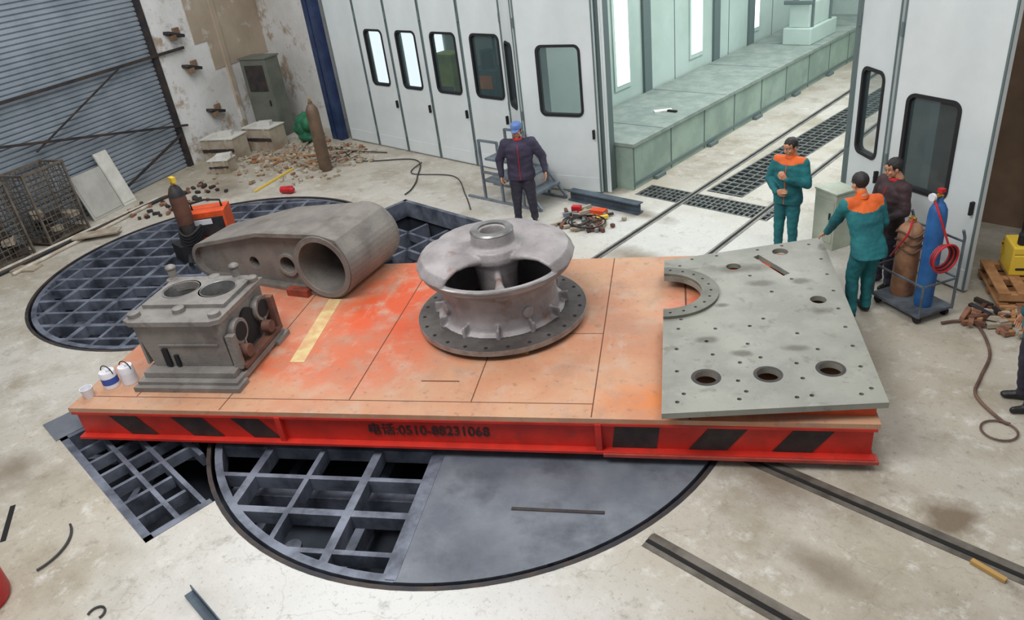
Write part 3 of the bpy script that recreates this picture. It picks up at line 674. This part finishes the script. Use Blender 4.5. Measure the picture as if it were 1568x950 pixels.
for sx in(-.36,.36):
    b.tube([(sx,.24,.1),(sx,.24,1.0),(sx,.2,1.1)],.016,tr); b.tube([(sx,-.24,.1),(sx,-.24,.5)],.014,tr)
    b.beam((sx,-.24,.5),(sx,.24,.5),.02,.02,tr)
for z in(.5,.95): b.beam((-.36,.24,z),(.36,.24,z),.02,.02,tr)
b.beam((-.36,-.24,.5),(.36,-.24,.5),.02,.02,tr)
for k in range(5): b.tube([(.40+.018*k,-.12+(.13+.01*k)*math.cos(q),.88+(.13+.008*k)*math.sin(q)) for q in [2*math.pi*j/20 for j in range(20)]],.013,rdm if k%2==0 else gask,6,closed=True)
b.obj('frame',parent=TE)
gascyl('oxygen_cylinder',.17,0,.10,1.4,blu,.13,parent=TE); gascyl('acetylene_cylinder',-.17,.02,.135,1.0,rsc,.13,parent=TE)
b=B(); b.cyl((.17,0,1.5),(.17,-.12,1.5),.025,brass,n=10); b.cyl((.17,-.1,1.5),(.17,-.13,1.5),.045,pw,n=16); b.box((.17,0,1.555),(.06,.06,.04),rdm)
b.tube(sm([(.17,-.1,1.5),(.3,-.1,1.3),(.42,-.05,1.0)]),.012,rdm,6); b.tube(sm([(-.17,.02,1.1),(-.05,-.14,1.0),(-.15,-.16,.8),(-.3,-.1,.6)]),.012,rdm,6)
for k in range(3): b.tube([(-.17+.15*math.cos(q),.02+.15*math.sin(q),.95-.1*k+.03*math.sin(3*q)) for q in [2*math.pi*j/24 for j in range(24)]],.012,hz,6,closed=True)
b.obj('regulator',parent=TE)
b=B()
for z in(0,.13):
    for y in(-.4,0,.4): b.bx(-.55,.55,y-.05,y+.05,z,z+.08,wood)
    for i in range(6): x=-.5+i*.2; b.bx(x-.06,x+.06,-.45,.45,z+.08,z+.1,wood)
b.obj('wooden_pallet',(-1.45,9.75,0),.5)
b=B(); b.bx(-.3,.3,-.2,.2,.23,.5,yl); b.bx(-.25,.25,-.21,.21,.3,.34,gask); b.bx(-.3,-.05,-.2,.2,.5,.6,yl); b.cyl((.1,-.1,.55),(.1,.1,.55),.1,yl,n=18); b.cyl((-.2,-.1,.6),(-.2,-.1,.75),.05,gask); b.obj('air_compressor',(-1.6,9.9,0),.5,.03)
b=B(); b.lathe([(.14,-.09),(.3,-.1),(.33,-.05),(.33,.05),(.3,.1),(.14,.09)],(0,0,0),gask,36,closed=True,xf=Matrix.Rotation(math.pi/2,4,'X')); b.cyl((0,-.1,0),(0,.1,0),.13,rdm,n=24); b.cyl((0,-.12,0),(0,.12,0),.05,sg); b.box((0,.0,-.33),(.5,.25,.04),wood)
b.box((-.2,0,-.57),(.05,.2,.48),wood); b.box((.2,0,-.57),(.05,.2,.48),wood); b.box((0,.0,-.95),(.5,.3,.3),barm)
b.obj('hose_reel',(-1.65,10.6,1.10),.5)
b=B()
for i in range(70): b.box((random.uniform(-.5,.5),random.uniform(-.4,.15),.03+random.random()*.05),(random.uniform(.05,.3),.05,.05),random.choice([wood,rust,barm,rub2,crm]),rot=(random.uniform(-.2,.2),0,random.random()*3))
b.obj('scrap_heap',(-1.45,8.95,0))
b=B(); b.lathe([(0,0),(.25,0),(.27,.05),(.27,.3),(.25,.4),(0,.4)],(0,0,0),rdm,32); b.tube([(.27,-.1,.3),(.35,0,.34),(.27,.1,.3)],.015,rdm); b.obj('red_drum',(-6.95,-.48,0))
b=B(); b.tube([(-7.35+.42*math.cos(q),.0+.42*math.sin(q),.02) for q in [-.0+1.5*i/16 for i in range(17)]],.012,cab,6); b.tube([(-5.95+.07*math.cos(q),.2+.07*math.sin(q),.015) for q in [4*i/12 for i in range(13)]],.01,cab,6); b.obj('loose_wire')
b=B(); b.beam((-5.5,.83,.02),(-4.6,.83,.02),.09,.01,ib); b.beam((-5.5,.86,.05),(-4.6,.86,.05),.01,.08,ib); b.obj('angle_iron')
b=B(); b.beam((-8.17,.11,.003),(-7.66,-.11,.003),.05,.006,dark); b.beam((-.75,5.05,.02),(-.5,5.0,.02),.04,.03,M('gold_scrap',(170,134,76),rough=.5)); b.obj('floor_joint_strip')
# ---------------------------------------------------------------- people
skin=M('skin',(190,138,108),(176,122,94),8,.55); hairm=M('hair_black',(20,17,18),(34,28,28),30,.5,bump=.5,bscale=90)
eyew=M('eye_white',(225,222,215),rough=.3); lip=M('lips',(150,82,72),rough=.5)
teal=M('overall_teal',(24,108,112),(16,84,92),3,.8,bump=.7,bscale=9); ora=M('overall_orange',(222,104,40),(202,88,34),4,.8,bump=.4,bscale=9)
navy=M('jacket_navy',(54,48,70),(40,36,54),3,.8,bump=.7,bscale=9); blkj=M('jacket_black',(40,32,36),(60,38,42),4,.7,bump=.6,bscale=10)
trd=M('trousers_dark',(48,46,60),(38,36,48),3,.85,bump=.6,bscale=9); shoe=M('shoe_black',(26,24,26),rough=.5); capb=M('cap_blue',(88,116,168),(74,100,150),5,.8)
def frame_from(d,n):
    d=Vector(d).normalized(); n=Vector(n); n=(n-d*n.dot(d)).normalized(); x=n.cross(-d)
    return Matrix((x,n,-d)).transposed()
def hand(name,p,d,n,side,curl,parent):
    b=B()
    b.loft([((0,0,.015),.027,.02),((0,0,-.02),.032,.019),((0,-.002,-.055),.041,.017),((0,-.003,-.09),.040,.014)],skin,16)
    L=(.070,.078,.072,.056)
    for i in range(4):
        x=side*(.030-.020*i); p0=Vector((x,0,-.082)); a=0
        for j,f in enumerate((.45,.32,.23)):
            a+=curl*(.55+.15*i/3)*(1 if j else .8)
            p1=p0+Vector((0,-math.sin(a),-math.cos(a)))*L[i]*f*1.05
            b.cap(p0,p1,.0095-.001*j,.0088-.001*j,skin,10); p0=p1
    q=Vector((side*.028,-.004,-.03)); q1=q+Vector((side*.028,-.012,-.028)); q2=q1+Vector((side*.008,-.014*(1+curl),-.027)); q3=q2+Vector((-side*.002,-.010*(1+curl),-.02))
    b.cap(q,q1,.014,.012,skin,10); b.cap(q1,q2,.0115,.010,skin,10); b.cap(q2,q3,.0098,.0085,skin,10)
    o=b.obj(name,weld=False); remesh(o,.0042,2)
    o.parent=parent; o.matrix_basis=Matrix.Translation(p)@frame_from(d,n).to_4x4(); return o
def head(parent,p,yaw,pitch,hat=None,roll=0):
    b=B()
    b.ell((0,.015,.03),(.076,.094,.088),skin,24); b.ell((0,-.022,-.035),(.060,.066,.078),skin,24); b.ell((0,-.06,-.092),(.028,.026,.022),skin,12)
    b.ell((0,-.045,.045),(.062,.045,.045),skin,16)
    b.cap((0,-.084,.012),(0,-.104,-.024),.009,.014,skin,10)
    for s in(-1,1):
        b.ell((s*.078,.012,-.008),(.011,.021,.032),skin,12); b.ell((s*.042,-.062,-.025),(.022,.020,.020),skin,12); b.cap((s*.018,-.088,.026),(s*.046,-.076,.026),.009,.008,skin,8); b.ell((s*.012,-.098,-.028),(.009,.009,.008),skin,8)
    b.cap((-.018,-.086,-.058),(.018,-.086,-.058),.0085,.0085,skin,8)
    b.cap((0,.015,-.08),(0,.03,-.15),.052,.055,skin,16)
    o=b.obj('head',weld=False); remesh(o,.006,2)
    MX=Matrix.Translation(p)@Euler((pitch,roll,yaw),'XYZ').to_matrix().to_4x4()
    o.parent=parent; o.matrix_basis=MX
    b=B()
    for s in(-1,1):
        b.ell((s*.031,-.079,.008),(.014,.008,.008),eyew,10); b.ell((s*.031,-.0855,.008),(.006,.004,.006),gask,8); b.cap((s*.018,-.0945,.031),(s*.048,-.084,.031),.0045,.0035,hairm,6)
    b.cap((-.019,-.0935,-.058),(.019,-.0935,-.058),.004,.004,lip,6)
    o2=b.obj('face_features',weld=False); o2.parent=parent; o2.matrix_basis=MX
    b=B(); b.ell((0,.02,.036),(.087,.103,.097),hairm,40)
    dl=[f for f in b.bm.faces if (lambda c:(c.y<-.028 and c.z<.075+.1*(c.y+.028)) or c.z<-.055 or (c.z<.0 and c.y<.03))(f.calc_center_median())]
    bmesh.ops.delete(b.bm,geom=dl,context='FACES')
    for v in b.bm.verts:
        v.co+=v.co.normalized()*noise.noise(v.co*40)*.008
    o3=b.obj('hair'); sd=o3.modifiers.new('s','SOLIDIFY'); sd.thickness=.014; sd.offset=-1
    o3.parent=parent; o3.matrix_basis=MX
    if hat:
        b=B(); b.loft([((0,.02,.045),.092,.108),((0,.02,.085),.091,.105),((0,.02,.12),.075,.085),((0,.02,.138),.035,.04)],hat,28); b.loft([((0,-.10,.048),.065,.07),((0,-.105,.056),.062,.066)],hat,24)
        b.ell((0,.02,.14),(.01,.01,.006),hat,8)
        o4=b.obj('cap',bevel=.004); o4.parent=parent; o4.matrix_basis=MX
def person(name,loc,yaw,top,low,P,yoke=None,hat=None,collar=None,sc_=1.0,G=1.08):
    e=empty(name,loc,yaw); e.scale=(sc_,)*3
    V_=Vector; g=lambda k,d:V_(P.get(k,d))
    lean=V_(P.get('lean',(0,0,0)))
    pel=g('pel',(0,0,.95)); sh=pel+V_((0,0,.46))+lean; nk=sh+V_((0,.0,.07))+lean*.1
    tw=P.get('twist',0.); rt=Matrix.Rotation(tw,3,'Z')
    SL=sh+rt@V_((.175*G,0,0)); SR=sh+rt@V_((-.175*G,0,0))
    b=B()
    def mix(q): return pel.lerp(sh,q)
    secs=[(mix(q),rx*G,ry*G) for q,rx,ry in((-.30,.185,.13),(-.12,.19,.135),(.12,.175,.125),(.35,.172,.122),(.62,.19,.13),(.85,.195,.122),(1.0,.165,.10))]+[(mix(1.1),.09,.075),(mix(1.16),.065,.062)]
    b.loft(secs,top,28)
    b.cap(nk-V_((0,0,.02)),nk+V_((0,-.01,.05)),.055,.052,top,14)
    bones=[('top',mix(-.25),sh)]
    for s,S in((1,SL),(-1,SR)):
        k='L' if s>0 else 'R'
        E=g('el'+k,(s*.27,.02,1.13)); Wt=g('wr'+k,(s*.29,-.06,.88))
        b.cap(sh.lerp(S,.5),S,.085,.078*G,top); b.cap(S,E,.074*G,.060*G,top); b.cap(E,Wt,.059*G,.044,top)
        dd=(Wt-E).normalized(); b.cyl(Wt-dd*.03,Wt+dd*.015,.047,top,.045,16)
        bones+=[('top',S,E),('top',E,Wt)]
        Hp=pel+V_((s*.085,0,-.06)); K=g('kn'+k,(s*.10,-.02,.50)); An=g('an'+k,(s*.11,.02,.09))
        b.cap(Hp,K,.10*G,.074*G,low); b.cap(K,An,.072*G,.058,low); b.cyl(An+V_((0,0,-.02)),An+V_((0,0,.06)),.068,low,.062,16)
        ta=P.get('toe'+k,0.15*s); td=V_((math.sin(ta),-math.cos(ta),0))
        b.cap(An+V_((0,0,-.04))-td*.03,An+td*.15+V_((0,0,-.05)),.045,.036,low,14)
        bones+=[('low',Hp,K),('low',K,An),('shoe',An+V_((0,0,-.055)),An+td*.17+V_((0,0,-.06)))]
    o=b.obj('body',weld=False); remesh(o,.013,3)
    nrm=[v.normal.copy() for v in o.data.vertices]
    for v,nv in zip(o.data.vertices,nrm):
        c=v.co.copy(); n=noise.noise(Vector((c.x*7,c.y*7,c.z*13)))*.010+noise.noise(c*22)*.004
        v.co=c+nv*n
    o.data.materials.clear()
    for m in (top,low,shoe,yoke or top): o.data.materials.append(m)
    def ds(p,a,c):
        ab=c-a; q=max(0,min(1,(p-a).dot(ab)/ab.length_squared)); return (p-a-ab*q).length
    for f in o.data.polygons:
        c=f.center
        best=min(bones,key=lambda q:ds(c,q[1],q[2])-(.07 if q[1]==bones[0][1] and q[2]==bones[0][2] else 0))[0]
        if c.z<.075 : best='shoe'
        mi={'top':0,'low':1,'shoe':2}[best]
        if mi==1 and c.z>pel.z-.13: mi=0
        xx=abs((rt.inverted()@(c-sh)).x)
        if mi==0 and yoke and c.z>sh.z-.01+.3*max(0,xx-.08)-(.05 if c.y>sh.y+.02 else 0) and xx<.22: mi=3
        f.material_index=mi
    o.parent=e
    for s in(1,-1):
        k='L' if s>0 else 'R'
        E=g('el'+k,(s*.27,.02,1.13)); Wt=g('wr'+k,(s*.29,-.06,.88)); d=V_(P.get('hd'+k,tuple((Wt-E).normalized())))
        hand('hand_'+('left' if s>0 else 'right'),Wt+(Wt-E).normalized()*.01,d,P.get('hn'+k,(s,.2,0)),P.get('th'+k,1 if s<0 else -1),P.get('cu'+k,.5),e)
    b=B(); b.lathe([(.062,-.02),(.076,.0),(.068,.035),(.058,.03)],tuple(nk),collar or top,20,closed=True)
    b.tube([mix(q)+rt@V_((0,-yy*G,0)) for q,yy in((-.25,.136),(0,.135),(.3,.127),(.6,.134),(.85,.126),(1.0,.102))],.006,collar or gask,6)
    b.obj('collar',parent=e,weld=False)
    head(e,nk+V_((0,-.02,.15))+V_(P.get('hoff',(0,0,0))),P.get('hyaw',0),P.get('hpitch',0),hat)
    return e
person('worker_in_navy_jacket',(-8.58,8.3,0),math.radians(38),navy,trd,dict(
    elL=(.37,.05,1.16),wrL=(.41,-.06,.93),elR=(-.35,.04,1.14),wrR=(-.33,-.08,.90),knL=(.13,-.02,.5),anL=(.15,.02,.09),knR=(-.12,-.02,.5),anR=(-.14,.02,.09),hpitch=math.radians(14),hyaw=-.1,cuL=.5,cuR=.6),hat=capb,collar=rdm,sc_=.98,G=1.25)
person('worker_in_teal_overalls',(-4.45,9.3,0),math.radians(4),teal,teal,dict(
    elL=(.28,-.04,1.13),wrL=(.07,-.26,1.24),hdL=(-.5,-.2,.7),hnL=(0,-1,.3),elR=(-.28,.0,1.13),wrR=(-.07,-.26,1.05),hdR=(1,-.15,.25),hnR=(0,-1,.2),hpitch=.3,hyaw=-.4,cuL=.9,cuR=.5),yoke=ora,collar=ora,sc_=.96)
person('worker_in_teal_overalls',(-2.96,8.24,0),math.radians(-126),teal,teal,dict(
    pel=(0,.03,.93),lean=(0,-.20,-.03),elL=(.20,-.37,1.08),wrL=(.15,-.58,.86),hdL=(0,-.8,-.6),hnL=(0,-.6,.8),elR=(-.25,-.10,1.10),wrR=(-.16,-.33,1.0),hdR=(.3,-1,-.1),
    hpitch=.35,hyaw=.1,hoff=(0,-.05,-.01),knL=(.11,-.03,.49),anL=(.14,.06,.09),knR=(-.09,-.04,.5),anR=(-.10,-.03,.09),cuR=.7,cuL=.2),yoke=ora,collar=ora)
person('worker_in_black_jacket',(-3.02,9.06,0),math.radians(-30),blkj,trd,dict(
    elL=(.26,-.02,1.13),wrL=(.14,-.24,1.02),elR=(-.27,-.02,1.12),wrR=(-.16,-.24,.98),hpitch=.35,hyaw=-.4,hoff=(0,-.02,0)),collar=rdm,sc_=.96)
person('worker_in_teal_jacket',(-.99,7.34,0),math.radians(-60),teal,trd,dict(),yoke=ora,collar=ora,G=1.15)
# ---------------------------------------------------------------- light
w=bpy.data.worlds.new('world'); sc.world=w; w.use_nodes=True; bg=w.node_tree.nodes['Background']; bg.inputs[0].default_value=(.92,.96,1,1); bg.inputs[1].default_value=.42
def area(name,loc,tgt,sx,sy,en,col=(1,1,1)):
    l=bpy.data.lights.new(name,'AREA'); l.shape='RECTANGLE'; l.size=sx; l.size_y=sy; l.energy=en; l.color=col
    o=bpy.data.objects.new(name,l); bpy.context.collection.objects.link(o); o.location=loc
    o.rotation_euler=(Vector(tgt)-Vector(loc)).to_track_quat('-Z','Y').to_euler(); return o
area('skylight_lamp',(-5.5,.5,9),(-6.5,5,0),5,3.5,800,(1,.99,.97))
area('ceiling_lamp',(-13,5,8.5),(-13.5,7,0),5,4,420,(1,.99,.97))
area('ceiling_lamp.001',(-1.5,6.5,8),(-2,7.5,0),3.5,3.5,180,(1,.98,.95))
area('booth_lamp',(-6,15.5,6.5),(-6,15,0),3,9,640,(.98,1,.99))
# ---------------------------------------------------------------- camera
f=1150.
Yc=Vector((244,-670,f)).normalized(); vy=(275*244+f*f)/670; Dc=Vector((275,vy,f)).normalized(); Rc=Dc.cross(Yc).normalized()
U=Rc*cA-Yc*sA; Vv=Rc*sA+Yc*cA
mx=Matrix(((U.x,-U.y,-U.z,0),(Vv.x,-Vv.y,-Vv.z,0),(-Dc.x,Dc.y,Dc.z,4.9),(0,0,0,1)))
cd=bpy.data.cameras.new('camera'); cd.sensor_width=36; cd.lens=36*f/1568; cd.clip_end=200
if ZOOM:
    cd.lens*=ZOOM[0]; cd.shift_x=(ZOOM[1]-784)/1568*ZOOM[0]; cd.shift_y=-(ZOOM[2]-475)/1568*ZOOM[0]
co=bpy.data.objects.new('camera',cd); bpy.context.collection.objects.link(co); co.matrix_world=mx; sc.camera=co
sc.view_settings.view_transform='Standard'
